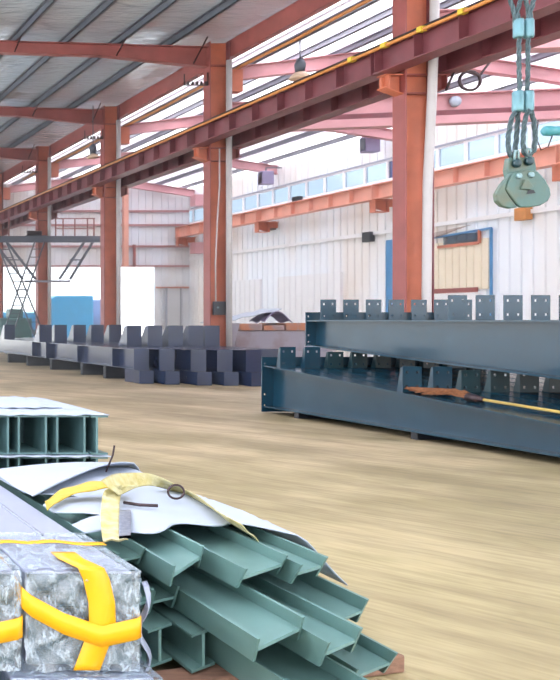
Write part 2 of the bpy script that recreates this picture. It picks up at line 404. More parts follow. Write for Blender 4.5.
# columns
def column(y, label, hook):
    t = thing('steel_column', (14,y,0), label, 'column', 'crane columns')
    ztop = 9.9
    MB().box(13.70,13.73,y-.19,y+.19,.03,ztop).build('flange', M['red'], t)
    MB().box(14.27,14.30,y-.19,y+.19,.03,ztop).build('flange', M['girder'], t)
    MB().box(13.73,14.27,y-.01,y+.01,.03,ztop).build('web', M['redorange'], t)  # column tones: web coloured as lit, right flange as shaded
    MB().box(13.6,14.4,y-.22,y+.3,0,.03).build('base_plate', M['girder'], t)
    for sx in (-1, 1):
        b = MB(); a, c = 14+sx*.30, 14+sx*.68
        b.prism([(a,6.73),(c,6.73),(c,6.50),(a,6.36)], 'y', y-.015, y+.015)
        b.box(a, c, y-.13, y+.13, 6.74, 6.765)
        lo, hi = (6.34, 6.48) if sx > 0 else (6.48, 6.34)
        l, r = min(a,c), max(a,c)
        b.hexa([(l,y-.13,lo),(r,y-.13,hi),(r,y+.13,hi),(l,y+.13,lo),(l,y-.13,lo+.02),(r,y-.13,hi+.02),(r,y+.13,hi+.02),(l,y+.13,lo+.02)])
        b.box(14+sx*.6-.012, 14+sx*.6+.012, y-.15, y+.15, 6.47, 6.74)
        b.build('corbel', M['redorange'] if sx < 0 else M['red'], t)
    s = MB()
    for z in (6.35, 6.74, 9.2): s.box(13.73,14.27,y-.18,y-.01,z-.012,z+.012)
    s.build('stiffener', M['red'], t)
    MB().box(14.3,14.7,y-.16,y+.16,8.42,9.08).build('haunch', M['redorange'], t)
    # small cable rack on the left face
    b = MB().bar((13.68,y-.1,9.0),(13.68,y-.1,8.62),.03,.03).bar((13.68,y-.1,8.62),(12.98,y-.1,8.62),.03,.03).bar((12.98,y-.1,8.62),(12.98,y-.1,8.95),.03,.03)
    for q in range(5): b.lathe((13.1+.13*q,y-.1,8.635),[(.03,0),(.045,.04),(.03,.09)],8)
    b.build('cable_rack', M['rail'], t)
    return t
clabs = {19:'rust-red column behind the near dark beam stack, with leaning white pipe beside it', 27:'rust-red column with a switch box near its foot, left of the hall centre',
         35:'rust-red column standing before the bright doorway', 43:'slim far rust-red column carrying the raised walkway', 51:'farthest rust-red column at the left edge of the picture'}
for y in COLY[1:]:
    c = column(y, clabs[y], None)
    if y == 27:
        MB().box(13.78,14.12,y-.30,y-.19,1.75,2.15).build('switch_box', M['black'], c)
        MB().lathe((13.88,y-.302,1.97),[(.03,-.02),(.03,.0)],10,'y').build('indicator', M['bolt'], c)
        MB().tube([(13.86,y-.22,2.15),(13.85,y-.22,3.3),(13.90,y-.22,4.5),(13.97,y-.22,5.6),(13.97,y-.22,6.7)], .022, 8).build('cable', M['pipe'], c, True)
# white downpipes
def pipe(y, pts, label):
    tag(MB().tube(pts, .085, 14).build('downpipe', M['pipe'], None, True), label, 'pipe', 'white downpipes by the columns')
pipe(19, [(14.02,18.65,0),(14.02,18.65,2.2),(14.04,18.65,4.4),(14.13,18.65,6.2),(14.18,18.65,7.6),(14.2,18.65,9.6)], 'bent white downpipe leaning beside the large near column')
pipe(27, [(14.2,26.68,0),(14.2,26.68,9.3)], 'straight white downpipe beside the column with the switch box')
pipe(35, [(14.2,34.68,0),(14.2,34.68,9.3)], 'thin white downpipe beside the column before the bright doorway')
pipe(43, [(14.2,42.68,0),(14.2,42.68,9.3)], 'thin white downpipe beside the far column under the raised walkway')

# left bay rafters
RPL = {27:'tapered rust-red rafter under the foil ceiling, nearest one in view', 35:'tapered rust-red rafter under the foil ceiling, middle one in view',
       43:'tapered rust-red rafter under the foil ceiling, third back', 51:'tapered rust-red rafter under the foil ceiling against the end wall'}
for y in (27,35,43,51):
    t = thing('roof_rafter', (13.7,y,zl(13.7)-.55), RPL[y], 'rafter', 'rafters under the foil ceiling')
    xs = [-6, 10.6, 13.69]; dep = [.32,.34,.58]
    w = MB(); fl = MB(); ft = MB()
    top = [(x, zl(x)-.02) for x in xs]; bot = [(x, zl(x)-d) for x, d in zip(xs, dep)]
    w.prism(top+bot[::-1], 'y', y-.008, y+.008)
    ft.prism([(x,z+.02) for x,z in top]+[(x,z) for x,z in top[::-1]], 'y', y-.13, y+.13)
    fl.prism([(x,z) for x,z in bot]+[(x,z-.02) for x,z in bot[::-1]], 'y', y-.13, y+.13)
    w.build('web', M['red'], t); ft.build('flange', M['red'], t); fl.build('flange', M['red'], t)
    for x in (7.92, 10.98, 13.3):
        b = MB().bar((x,y+.02,zl(x)-(.34 if x<11 else .5)),(x+.05,y-.75,zl(x)+.08),.03,.03)
        b.build('fly_brace', M['rail'], t)
# purlins left bay
XP = [12.54-1.53*i for i in range(6)]
for i, x in enumerate(XP):
    o = MB()
    z0, z1 = zl(x)+.0, zl(x)+.2
    o.box(x-.01,x+.01,-5.5,YE-.1,z0,z1).box(x-.08,x+.01,-5.5,YE-.1,z1-.015,z1).box(x-.01,x+.08,-5.5,YE-.1,z0,z0+.015)
    tag(o.build('roof_purlin', M['purlin']), 'dark steel purlin under the foil ceiling, %s out from the column row' % ORD[i], 'purlin', 'purlins of the foil ceiling')
# eave strut between columns
tag(MB().box(14.33,14.36,-5,YE-.1,9.46,9.93).box(14.31,14.52,-5,YE-.1,9.93,9.95).box(14.31,14.52,-5,YE-.1,9.44,9.46).build('eave_strut', M['red']),
    'long rust-red eave strut running along the tops of the columns', 'beam')
for (x, z, r_, lab) in ((14.30+.28,9.15,.045,'brown conduit pipe strung along the column tops'),(14.85,9.35,.018,'thin dark cable strung above the brown conduit'),(15.05,9.55,.018,'uppermost thin dark cable strung along the column tops')):
    tag(MB().tube([(x, yy, z+(.0 if (yy//4)%2 else -.05)) for yy in range(8, 52, 4)], r_, 8).build('overhead_conduit' if r_ > .03 else 'overhead_cable', M['conduit'] if r_ > .03 else M['rail'], None, True), lab, 'conduit' if r_ > .03 else 'cable')

# right bay: tie beams and rafters
for i, y in enumerate((19,27)):
    labs = ['pink-red deep cross beam at the upper right, right of the large near column','pink-red deep cross beam passing behind the large near column','far pink-red cross beam right of the column before the doorway']
    t = thing('cross_beam', (14.3,y,7.18), labs[i], 'beam', 'cross beams of the right-hand aisle')
    z = lambda x: 7.18+.042*(x-14)
    xs = (14.31, 25.1); h = .87
    MB().prism([(xs[0],z(xs[0])+.24),(xs[1],z(xs[1])+.24),(xs[1],z(xs[1])+h),(xs[0],z(xs[0])+h)],'y',y-.01,y+.01).build('web', M['pink'], t)
    MB().prism([(xs[0],z(xs[0])),(xs[1],z(xs[1])),(xs[1],z(xs[1])+.24),(xs[0],z(xs[0])+.24)],'y',y-.2,y+.2).build('flange', M['pink'], t)
    MB().prism([(xs[0],z(xs[0])+.245),(xs[1],z(xs[1])+.245),(xs[1],z(xs[1])+.42),(xs[0],z(xs[0])+.42)],'y',y-.05,y+.05).build('dark_band', M['girder'], t)  # darker band along the foot of the web, in girder colour
    MB().prism([(xs[0],z(xs[0])+h),(xs[1],z(xs[1])+h),(xs[1],z(xs[1])+h+.03),(xs[0],z(xs[0])+h+.03)],'y',y-.2,y+.2).build('flange', M['pink'], t)
for i, y in enumerate((27,35,43,51)):
    t = thing('aisle_rafter', (14.3,y,8.74), 'pink-red rafter under the bright right-hand roof, %s' % PLACE[i], 'rafter', 'rafters of the right-hand roof')
    w = MB(); xs = [14.72, RX, 25.18]
    bot = [(x, zr(x)) for x in xs]; top = [(x, zr(x)+.36) for x in xs]
    w.prism(bot+top[::-1], 'y', y-.01, y+.01); w.build('web', M['pink'], t)
    MB().prism([(a,b-.02) for a,b in bot]+bot[::-1], 'y', y-.13, y+.13).build('flange', M['pink'], t)
    MB().prism(top+[(a,b+.02) for a,b in top[::-1]], 'y', y-.13, y+.13).build('flange', M['pink'], t)
for i, x in enumerate([15.0,16.4,17.8,19.2,20.4,21.8,23.2,24.6]):
    z0 = zr(x)+.385
    o = MB().box(x-.012,x+.012,-5,YE-.1,z0,z0+.165).box(x-.08,x+.012,-5,YE-.1,z0+.15,z0+.165).box(x-.012,x+.08,-5,YE-.1,z0,z0+.015)
    tag(o.build('roof_purlin', M['purlinlight']), 'grey purlin under the bright right-hand roof, %s from the column row' % ORD[i], 'purlin', 'purlins of the right-hand roof')

# crane girders
def girder(x, y0, y1, zb, zt, fw, m, label, group, sp, tf=.03):
    t = thing('crane_girder', (x,(y0+y1)/2,zb), label, 'girder', group)
    a, b = y0+.02, y1-.02
    MB().box(x-.01,x+.01,a,b,zb+tf,zt-tf).build('web', m, t)
    MB().box(x-fw/2,x+fw/2,a,b,zt-tf,zt).build('flange', m, t)
    MB().box(x-fw/2,x+fw/2,a,b,zb,zb+tf).build('flange', m, t)
    k = int((b-a)/sp)
    for i in range(k+1):
        yy = a+.04+(b-a-.08)*i/k
        s = MB().box(x-fw/2+.01,x-.01,yy-.006,yy+.006,zb+tf,zt-tf).box(x+.01,x+fw/2-.01,yy-.006,yy+.006,zb+tf,zt-tf)
        s.build('stiffener', m, t)
    return t
BAY = [(11,19),(19,27),(27,35),(35,43),(43,51.3)]
for i, (a, b) in enumerate(BAY):
    girder(13.33, a, b, 6.77, 7.31, .40, M['girder'], 'dark red crane girder, hall side of the columns, span %s' % PLACE[i], 'crane girders on the hall side', 1.1)
for i, (a, b) in enumerate(BAY):
    girder(14.67, a, b, 6.77, 7.31, .40, M['girder'], 'dark red crane girder, aisle side of the columns, span %s' % PLACE[i], 'crane girders on the aisle side', 1.1)
for i, (a, b) in enumerate([(27,35),(35,43),(43,51.3)]):
    girder(24.4, a, b, 6.29, 6.87, .40, M['wallorange'], 'pale orange crane girder along the side wall, span %s' % PLACE[i], 'crane girders along the side wall', 1.3)
for i, y in enumerate((27,35,43,51)):
    b = MB().box(24.16,25.19,y-.16,y+.16,6.25,6.285).prism([(24.2,6.25),(24.75,6.25),(24.75,5.80),(24.2,5.95)],'y',y-.012,y+.012).box(24.2,24.75,y-.16,y+.16,5.78,5.81).box(24.2,24.23,y-.16,y+.16,5.81,6.25).box(24.72,24.75,y-.16,y+.16,5.81,6.25).box(24.75,25.19,y-.05,y+.05,6.0,6.25)
    tag(b.build('wall_corbel', M['redorange']), 'orange bracket on the side wall under the pale girder, %s' % PLACE[i], 'bracket', 'wall brackets under the pale girder')
tag(MB().box(13.28,13.38,10,51.3,7.31,7.33).box(13.315,13.345,10,51.3,7.33,7.40).box(13.295,13.365,10,51.3,7.40,7.43).build('crane_rail', M['rail']), 'dark crane rail on top of the hall-side crane girder', 'rail')
t = thing('busbar_conduit', (13.15,30,7.24), 'orange conduit with yellow clips along the upper edge of the hall-side girder', 'conduit')
MB().tube([(13.12,10.5,7.27),(13.12,51.2,7.27)], .035, 10).build('tube', M['conduit'], t, True)
yy = 13.5
while yy < 20:
    MB().box(13.06,13.18,yy-.06,yy+.06,7.23,7.33).build('clip', M['clip'], t); yy += 1.02

girder(24.4, 19, 27, 6.29, 6.87, .40, M['wallorange'], 'pale orange crane girder along the side wall, span cut by the right edge', 'crane girders along the side wall', 1.3)
# ------------------------------------------------------------------ end wall fittings
for i, (y_, lab) in enumerate(((211,'highest'),(225,'second highest'),(246.3,'third highest'),(266,'lowest'))):
    z = EYE+(HY-y_)*51.4/F
    tag(MB().box(14.4,25.1,51.42,51.58,z-.05,z+.05).box(14.4,25.1,51.36,51.42,z+.04,z+.05).build('wall_girt', M['pink']), 'rust-red horizontal girt across the end wall, %s' % lab, 'girt', 'girts on the end wall')
tag(MB().box(23.25,25.1,51.42,51.58,3.42,3.5).build('wall_girt', M['redorange']), 'short rust-red girt right of the bright doorway', 'girt')
tag(MB().box(21.25,21.5,51.1,51.38,DZ+.02,9.2).build('wall_post', M['wallorange']), 'pale orange wall post above the bright doorway', 'post')
tag(MB().box(21.85,21.97,51.25,51.39,DZ+.02,5.9).build('wall_post', M['red']), 'short red post beside the pale orange wall post', 'post')
t = thing('wall_panel', (24.1,51.35,0), 'white door panel leaning at the right of the bright doorway', 'panel')
MB().box(23.75,24.55,51.3,51.36,.02,3.4).build('sheet', M['whitewall'], t)
MB().box(23.72,23.78,51.27,51.39,0,3.42).box(24.52,24.58,51.27,51.39,0,3.42).build('frame', M['purlinlight'], t)
for lab, z in (('upper',7.95),('lower',5.3)):
    tag(MB().box(24.65,25.15,49.8,50.4,z,z+.6).build('junction_box', M['pink']), 'rust-pink steel box fixed in the far corner of the hall, %s' % lab, 'box', 'steel boxes in the far corner')
# ------------------------------------------------------------------ outside the doorway
t = thing('blue_machine', (19,56,0), 'bright blue machine seen through the doorway, left of the column', 'machine')
MB().box(15.9,18.6,57,60,.5,2.1).build('body', M['cyan'], t, bevel=.1)
MB().prism([(17.9,.5),(21.2,.5),(21.2,3.1),(18.9,3.1),(18.2,2.7)],'y',55.5,57).build('cab', M['cyan'], t, bevel=.08)
MB().box(15.7,21.2,55.6,59.8,.2,.5).build('chassis', M['bluedark'], t)
for x in (16.4,20.4):
    MB().lathe((x,55.7,.4),[(.1,-.2),(.4,-.2),(.4,.1),(.1,.1)],16,'y').build('wheel', M['black'], t, True)
t = thing('blue_machine', (22.2,58,0), 'small dark blue machine seen just right of the column before the doorway', 'machine')
MB().box(21.5,22.9,57.4,58.6,.3,2.9).build('body', M['bluedark'], t, bevel=.1)
MB().box(21.4,23.0,57.3,58.7,0,.3).build('base', M['black'], t)
t = thing('green_machine', (12.6,45,0), 'dark green machine at the left edge before the bright doorway', 'machine')
MB().box(12.4,14.0,44.6,45.6,.5,1.7).build('body', M['green'], t, bevel=.08)
MB().box(12.9,13.6,44.7,45.4,1.7,2.15).build('hood', M['green'], t, bevel=.06)
MB().box(12.2,14.9,44.5,45.7,0,.5).build('bed', M['black'], t)
MB().bar((13.9,45,1.1),(14.9,45,.75),.5,.15).build('chute', M['green'], t)

# ------------------------------------------------------------------ raised walkway on the far column
y = 42.3
t = thing('raised_walkway', (14,y,3.3), 'narrow raised walkway cantilevered from the far column, with railings and braces', 'walkway')
MB().box(11.2,16.3,y-.5,y+.15,5.30,5.42).box(11.2,16.3,y-.55,y-.48,5.2,5.5).build('deck', M['purlin'], t)
for x0, x1 in ((11.3,12.7),(11.9,13.3),(15.6,14.4),(16.0,14.9)):
    MB().bar((x0,y-.4,5.3),(x1,y-.4,3.5),.1,.1).build('brace', M['purlin'], t)
MB().box(12.8,14.9,y-.45,y-.35,3.35,3.45).build('collar', M['purlinlight'], t)
MB().bar((12.0,y-.4,4.4),(12.7,y-.4,4.4),.06,.06).bar((14.9,y-.4,4.4),(15.5,y-.4,4.4),.06,.06).build('strut', M['purlin'], t)
for x in (12.2,14.4,14.75,15.3,15.9,16.2):
    MB().bar((x,y+.1,5.42),(x,y+.1,6.4),.05,.05).build('rail_post', M['red'], t)
MB().bar((14.4,y+.1,6.38),(16.25,y+.1,6.38),.05,.05).bar((14.4,y+.1,5.9),(16.25,y+.1,5.9),.04,.04).build('handrail', M['red'], t)
t2 = thing('winch', (13.3,y,5.42), 'dark winch lying on the raised walkway', 'winch')
MB().box(12.9,13.8,y-.3,y+.05,5.42,5.55).build('base', M['black'], t2)
MB().lathe((13.0,y-.12,5.66),[(.13,0),(.13,.65)],12,'x').build('drum', M['rail'], t2, True)
def ladder(p0, p1, w, n, label):
    p0 = Vector(p0); p1 = Vector(p1)
    t = thing('ladder', p0, label, 'ladder')
    for s in (-1,1):
        MB().bar(p0+Vector((s*w/2,0,0)), p1+Vector((s*w/2,0,0)), .06,.06).build('rail', M['purlin'], t)
    for k in range(1, n):
        q = p0.lerp(p1, k/n); MB().bar(q+Vector((-w/2,0,0)), q+Vector((w/2,0,0)), .04,.04).build('rung', M['purlin'], t)
ladder((11.6,41.6,.03),(13.4,41.6,5.25),.45,14,'thin ladder leaning right up to the raised walkway')
ladder((13.6,41.2,.03),(11.5,41.2,5.2),.45,14,'thin ladder leaning left, crossing the other ladder')

# ------------------------------------------------------------------ side wall fittings
def wy(px): return XW*F/(px-VX)
def wz(px, py): return EYE+(HY-py)*XW/(px-VX)
def wallrect(x0, x1, ytop_px, ybot_px, refpx, th, mb):
    mb.box(XW-th, XW-.004, wy(x0), wy(x1), wz(refpx, ybot_px), wz(refpx, ytop_px)); return mb
mb = MB(); corr_wall_x(mb, XW-.125, wy(343), wy(280), 1.35, wz(343,272), .45, .05)
tag(mb.build('wall_sheet', M['whitewall']), 'clean white sheet patch on the side wall, left of the near stack', 'sheet')
mb = MB(); corr_wall_x(mb, XW-.125, wy(262), wy(222), 1.35, wz(262,279), .45, .05)
tag(mb.build('wall_sheet', M['whitewall']), 'clean white sheet patch on the side wall, next to the column with switch box', 'sheet')
t = thing('blue_door', (XW-.04, wy(391), 0), 'narrow blue door in the side wall, left of the large near column', 'door')
MB().box(XW-.05,XW-.004,wy(395),wy(387),.02,wz(390,240)).build('panel', M['blue'], t)
MB().box(XW-.08,XW-.004,wy(387),wy(386),0,wz(390,239)).box(XW-.08,XW-.004,wy(396),wy(395),0,wz(390,239)).build('frame', M['whitewall'], t)
t = thing('patched_opening', (XW-.04, wy(460), 0), 'boarded opening in the side wall with blue frame and cream panel', 'panel')
mb = MB(); corr_wall_x(mb, XW-.06, wy(490), wy(424), wz(460,290), wz(460,241), .32, .03); mb.build('cream_panel', M['cream'], t)
MB().box(XW-.07,XW-.004,wy(480),wy(424),.05,wz(460,291)).build('white_panel', M['whitewall'], t)
MB().box(XW-.09,XW-.06,wy(480),wy(424),wz(460,291)-.06,wz(460,288)).build('sill', M['red'], t)
MB().box(XW-.12,XW-.06,wy(494.6),wy(493),.05,wz(494,228)).bar((XW-.09,wy(494),wz(494,228)),(XW-.09,wy(424),wz(424,240)),.05,.07).build('blue_frame', M['blue'], t)
f = MB().box(XW-.12,XW-.06,wy(483),wy(481),wz(482,243),wz(482,230)).box(XW-.12,XW-.06,wy(481),wy(440),wz(482,243)-.04,wz(482,243)+.06)
fr = f.build('red_window_frame', M['redorange'], t)
MB().box(XW-.10,XW-.07,wy(481),wy(446),wz(482,243)+.06,wz(482,232)).build('pane', M['glass'], fr)
b = MB()
for k in range(6):
    b.tube([(XW-.12,wy(424)-.05*k,wz(424,236+2*k)),(XW-.2,wy(440),wz(440,238-k)),(XW-.14,wy(452)-.2*k,wz(452,233-k))], .008, 6)
b.build('torn_strip', M['wood'], t)
# floodlights and boxes on the wall
for px, py0, py1, lab in ((370,129,154,'boxy floodlight hanging high on the side wall, nearer the large column'),(266,168,182,'boxy floodlight hanging high on the side wall, nearer the column with switch box')):
    d = (XW-.75)*F/(px-VX)
    c = at(px,(py0+py1)/2+3,d)
    t = thing('floodlight', (c.x,c.y,c.z-.35), lab, 'lamp', 'floodlights on the side wall')
    MB().box(c.x-.28,c.x+.28,c.y-.2,c.y+.2,c.z-.32,c.z+.32).build('housing', M['lamp'], t, bevel=.04)
    MB().box(c.x-.30,c.x-.28,c.y-.15,c.y+.15,c.z-.25,c.z+.25).build('lens', M['glassblue'], t)
    MB().bar((c.x,c.y,c.z+.32),(c.x,c.y,c.z+.5),.05,.05).bar((c.x,c.y,c.z+.48),(XW-.004,c.y,c.z+.48),.05,.05).build('stem', M['purlin'], t)
for px, py, lab in ((297,201,'small dark box on the pale wall girder'),(271,226,'small dark box under the pale wall girder, far one'),(368,237,'small dark box at the end of the wall ledge'),(523,214,'small pale lamp under the hanging clamp on the wall ledge')):
    d = (XW-.15)*F/(px-VX); c = at(px,py,d)
    tag(MB().box(c.x-.1,c.x+.12,c.y-.22,c.y+.22,c.z-.2,c.z+.2).build('wall_box', M['black'] if px != 523 else M['conduit']), lab, 'box')
# lamps
def dome(px, py, d, r, label, zt):
    c = at(px,py,d)
    t = thing('pendant_lamp', (c.x,c.y,c.z), label, 'lamp')
    MB().lathe((c.x,c.y,c.z),[(r*.98,0),(r,.03),(r*.85,r*.35),(r*.5,r*.65),(r*.2,r*.75)],20).build('shade', M['lampshade'], t, True)
    MB().lathe((c.x,c.y,c.z+r*.75),[(.12,0),(.14,.2),(.08,.35)],12).build('fitting', M['purlin'], t, True)
    MB().bar((c.x,c.y,c.z+r*.75+.3),(c.x,c.y,zt),.03,.03).build('stem', M['purlin'], t)
dome(300,79,24.5,.27,'beige dome lamp hanging above the crane girder',9.2)
dome(93,158,34,.22,'small beige dome lamp hanging before the far roof',9.7)
c = at(453,102,26.97)
tag(MB().lathe((c.x,26.95,c.z),[(.13,0),(.17,-.04),(.15,-.12),(.05,-.15)],18,'y').build('round_lamp', M['white_sheet'], None, True), 'round white lamp on the pink cross beam right of the large column', 'lamp')
c = at(466,82,18.9)
tag(MB().tube([(c.x+.22*math.cos(a), 18.8, c.z+.2*math.sin(a)) for a in [2*math.pi*k/16 for k in range(16)]], .03, 8, True).tube([(c.x+.5,18.8,c.z+.5),(c.x+.2,18.8,c.z+.1),(c.x-.3,18.8,c.z+.25),(c.x-.5,18.8,c.z-.2)],.025,8).build('cable_coil', M['rail'], None, True), 'dark coiled cable beside the top of the large near column', 'cable')

# ------------------------------------------------------------------ middle row of slate beams
def plate_holes(mb, x0, x1, y0, y1, z0, z1, hs=.035, fx=(.22,.78), fz=(.22,.78)):
    w = x1-x0; h = z1-z0
    hx = [x0+w*a for a in fx]; hz = [z0+h*a for a in fz]
    zz = z0
    for c in hz:
        mb.box(x0,x1,y0,y1,zz,c-hs/2); xx = x0
        for d in hx:
            mb.box(xx,d-hs/2,y0,y1,c-hs/2,c+hs/2); xx = d+hs/2
        mb.box(xx,x1,y0,y1,c-hs/2,c+hs/2); zz = c+hs/2
    mb.box(x0,x1,y0,y1,zz,z1)
def taper_beam(X, ya, yb, zb, zt, fw, m, label, group, cleats, name='tapered_beam', ep=(.2,0,.15), epnear=False, stiff=(), cm=None, gus=.35, holes=True, tfl=.02):
    """longitudinal plate girder; zb, zt functions of y; cleats: list of (y, width, height, holes)"""
    t = thing(name, (X,(ya+yb)/2,min(zb(ya),zb(yb))), label, 'beam', group)
    tf = tfl
    MB().prism([(ya,zb(ya)+tf),(yb,zb(yb)+tf),(yb,zt(yb)-tf),(ya,zt(ya)-tf)],'x',X-.006,X+.006).build('web', m, t)
    MB().prism([(ya,zb(ya)),(yb,zb(yb)),(yb,zb(yb)+tf),(ya,zb(ya)+tf)],'x',X-fw/2,X+fw/2).build('flange', m, t)
    MB().prism([(ya,zt(ya)-tf),(yb,zt(yb)-tf),(yb,zt(yb)),(ya,zt(ya))],'x',X-fw/2,X+fw/2).build('flange', m, t)
    if ep:
        p = MB(); plate_holes(p, X-ep[0], X+ep[0], yb, yb+.025, zb(yb)-ep[1], zt(yb)+ep[2], .03, (.12,.88), (.12,.32,.88))
        p.build('end_plate', m, t)
    if epnear:
        MB().box(X-fw/2-.01, X+fw/2+.01, ya-.025, ya, zb(ya)-.01, zt(ya)+.01).build('end_plate', m, t)
    for y in stiff:
        MB().box(X-fw/2+.01,X-.006,y-.006,y+.006,zb(y)+tf,zt(y)-tf).box(X+.006,X+fw/2-.01,y-.006,y+.006,zb(y)+tf,zt(y)-tf).build('stiffener', m, t)
    for (y, w, h) in cleats:
        zb_ = max(zt(y), zt(y+.012))
        p = MB()
        if holes: plate_holes(p, X-w/2, X+w/2, y, y+.012, zb_, zb_+h)
        else: p.box(X-w/2, X+w/2, y, y+.012, zb_, zb_+h)
        c = p.build('cleat_plate', cm or m, t)
        if gus: MB().prism([(y+.012,zb_+.0),(y+.012+gus,zt(y+.012+gus)),(y+.012+gus*.25,zb_+h*.97),(y+.012,zb_+h*.97)],'x',X-w/2,X-w/2+.012).build('gusset', cm or m, c)
    return t
mz0 = lambda y: .34
mz1 = lambda y: .86
MX = [9.95,10.46,11.1,11.7,12.3,12.88,13.36]
near = [22.9,22.6,22.3,22.2,22.0,22.5,22.8]
g = 'slate-blue beams across the middle of the floor'
taper_beam(9.95, 29.7, 38, mz0, mz1, .36, M['slate'], 'slate-blue beam in the middle row, front line, farther of the two end to end', g, [(30.3,.42,.58),(34.5,.40,.56)], ep=None, epnear=True, stiff=(31.2,), gus=.6, holes=False)
for k, X in enumerate(MX):
    lab = ['slate-blue beam in the middle row, front line, nearer of the two end to end','slate-blue beam in the middle row, second line from the front','slate-blue beam in the middle row, third line from the front','slate-blue beam in the middle row, fourth line from the front','slate-blue beam in the middle row, fifth line from the front','slate-blue beam in the middle row, second line from the rear','slate-blue beam in the middle row, rear line'][k]
    yb = 29.4 if k == 0 else (38 if k < 6 else 34)
    cl = ([] if k < 2 else [(26.0,.42,.58)]) + ([] if k in (0,5,6) else [(30.3,.42,.58)])
    taper_beam(X, near[k], yb, mz0, mz1, .36, M['slate'], lab, g, cl, ep=None, epnear=True, stiff=(near[k]+1.4, near[k]+4), gus=.6, holes=False)
for k, (px, X) in enumerate(((0,9.95),(0,10.46),(0,11.1),(0,11.7),(0,12.25))):
    y0 = near[k]-.35
    tag(MB().box(X-.19,X+.17,y0,y0+.9,0,.335).build('support_block', M['slate'], bevel=.01), 'dark support block under the near end of the middle beams, %s from the left' % ORD[k], 'block', 'support blocks under the middle beams')
for k, y_ in enumerate((24.6,26.3,29,31.5,33.8)):
    tag(MB().box(9.72,13.55,y_,y_+.16,0,.335).build('timber_bearer', M['black']), 'dark bearer under the middle beams, %s from the near end' % ORD[k], 'bearer', 'bearers under the middle beams')

# rusty plates behind
tag(MB().box(15.0,18.4,28.4,30.2,0,.62).build('steel_slab', M['rust'], bevel=.02), 'grey rusty slab at the bottom of the scrap pile behind the middle beams', 'slab')
tag(MB().box(15.4,18.6,28.5,30.2,.625,1.26).build('steel_slab', M['rust'], bevel=.02), 'large grey rusty slab in the scrap pile behind the middle beams', 'slab')
for k, (xa, xb, h) in enumerate(((15.5,16.2,.22),(16.25,16.9,.17),(16.95,18.5,.24))):
    tag(MB().box(xa,xb,28.45,30,1.265,1.265+h).build('steel_offcut', M['rustb'], bevel=.02), 'brown rusty offcut on top of the scrap pile, %s from the left' % ORD[k], 'offcut', 'rusty offcuts on the scrap pile')
tag(MB().hexa([(14.75,28.2,0),(14.98,28.2,0),(14.98,28.9,0),(14.75,28.9,0),(14.6,28.2,1.5),(15.35,28.2,1.5),(15.35,28.24,1.5),(14.6,28.24,1.5)]).build('steel_plate', M['rust']), 'grey plate leaning at the left of the scrap pile', 'plate')
tag(MB().grid(8,3,lambda u,v:(14.9+2.0*u, 28.6+1.2*v, 1.52+.42*u+.03*math.sin(u*20)),.02).build('roof_sheet', M['white_sheet']), 'white roofing sheet leaning across the scrap pile', 'sheet')
tag(MB().grid(8,4,lambda u,v:(16.3+.9*u, 28.5+.9*v, 1.55+.30*math.sin(math.pi*u)+.05*math.sin(9*v+5*u)),.02).build('bent_sheet', M['lamp']), 'bent grey sheet scrap on top of the scrap pile', 'sheet')

# ------------------------------------------------------------------ near stack of dark teal beams
lz0 = lambda y: .10
lz1 = lambda y: .46+.0647*(y-9.86)
uz0 = lambda y: .86+.053*(y-11.1)
uz1 = lambda y: 1.6
for k in range(9):
    X = 9.02+.4*k
    lab = 'dark teal tapered beam at the front of the lower row of the near stack' if k == 0 else 'dark teal tapered beam in the lower row of the near stack, %s from the front' % ORD[k]
    cl = []
    for y_ in (15.09, 12.26, 9.7):
        h = .35 if X < 9.7 else uz0(y_)-lz1(y_)-.004
        cl.append((y_-.02*k if X < 9.7 else y_, .26, h))
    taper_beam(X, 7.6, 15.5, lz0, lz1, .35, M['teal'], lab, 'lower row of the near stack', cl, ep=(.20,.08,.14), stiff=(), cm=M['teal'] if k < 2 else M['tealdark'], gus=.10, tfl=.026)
for k in range(7):
    X = 10.2+.4*k
    lab = 'dark teal tapered beam, front one of the upper row of the near stack' if k == 0 else 'dark teal tapered beam in the upper row of the near stack, %s from the front' % ORD[k]
    cl = [(15.87,.27,.36),(12.97,.27,.36)]
    if k == 0: cl.append((9.6,.27,.36))
    taper_beam(X, 8.0, 16.2, uz0, uz1, .35, M['teal'], lab, 'upper row of the near stack', cl, ep=(.19,0,.14), gus=0, tfl=.026)
for k, y_ in enumerate((9.0,12.0,14.6)):
    tag(MB().box(8.9,12.35,y_,y_+.12,0,.098).build('timber_bearer', M['black']), 'flat dark bearer under the near stack, %s from the camera' % ORD[k], 'bearer', 'bearers under the near stack')
# broom
t = thing('broom', (9.1,11.9,.62), 'broom with reddish-brown bristles lying on the front lower beam', 'broom')
b = MB()
for k in range(90):
    u = random.random(); a = random.uniform(-.5,.5)
    p0 = Vector((9.12+random.uniform(-.02,.02), 11.25+random.uniform(0,.1), lz1(11.3)+.03+random.uniform(0,.05)))
    y1 = 11.9+random.uniform(-.1,.45); x1 = 9.05+a*.28
    b.tube([p0, (9.10+a*.16, (p0.y+y1)/2, lz1(11.6)+.07+random.uniform(0,.06)), (x1, y1, lz1(y1)+.02+random.uniform(0,.05))], .008, 5)
b.build('bristles', M['bristle'], t)
MB().tube([(9.12,11.3,lz1(11.3)+.06),(9.3,9.4,lz1(9.4)+.07),(9.38,8.5,lz1(8.5)+.06)], .018, 10).build('handle', M['handle'], t, True)
MB().tube([(9.115,11.42,lz1(11.4)+.06),(9.13,11.2,lz1(11.2)+.06)], [.06,.03], 10).build('binding', M['rail'], t, True)

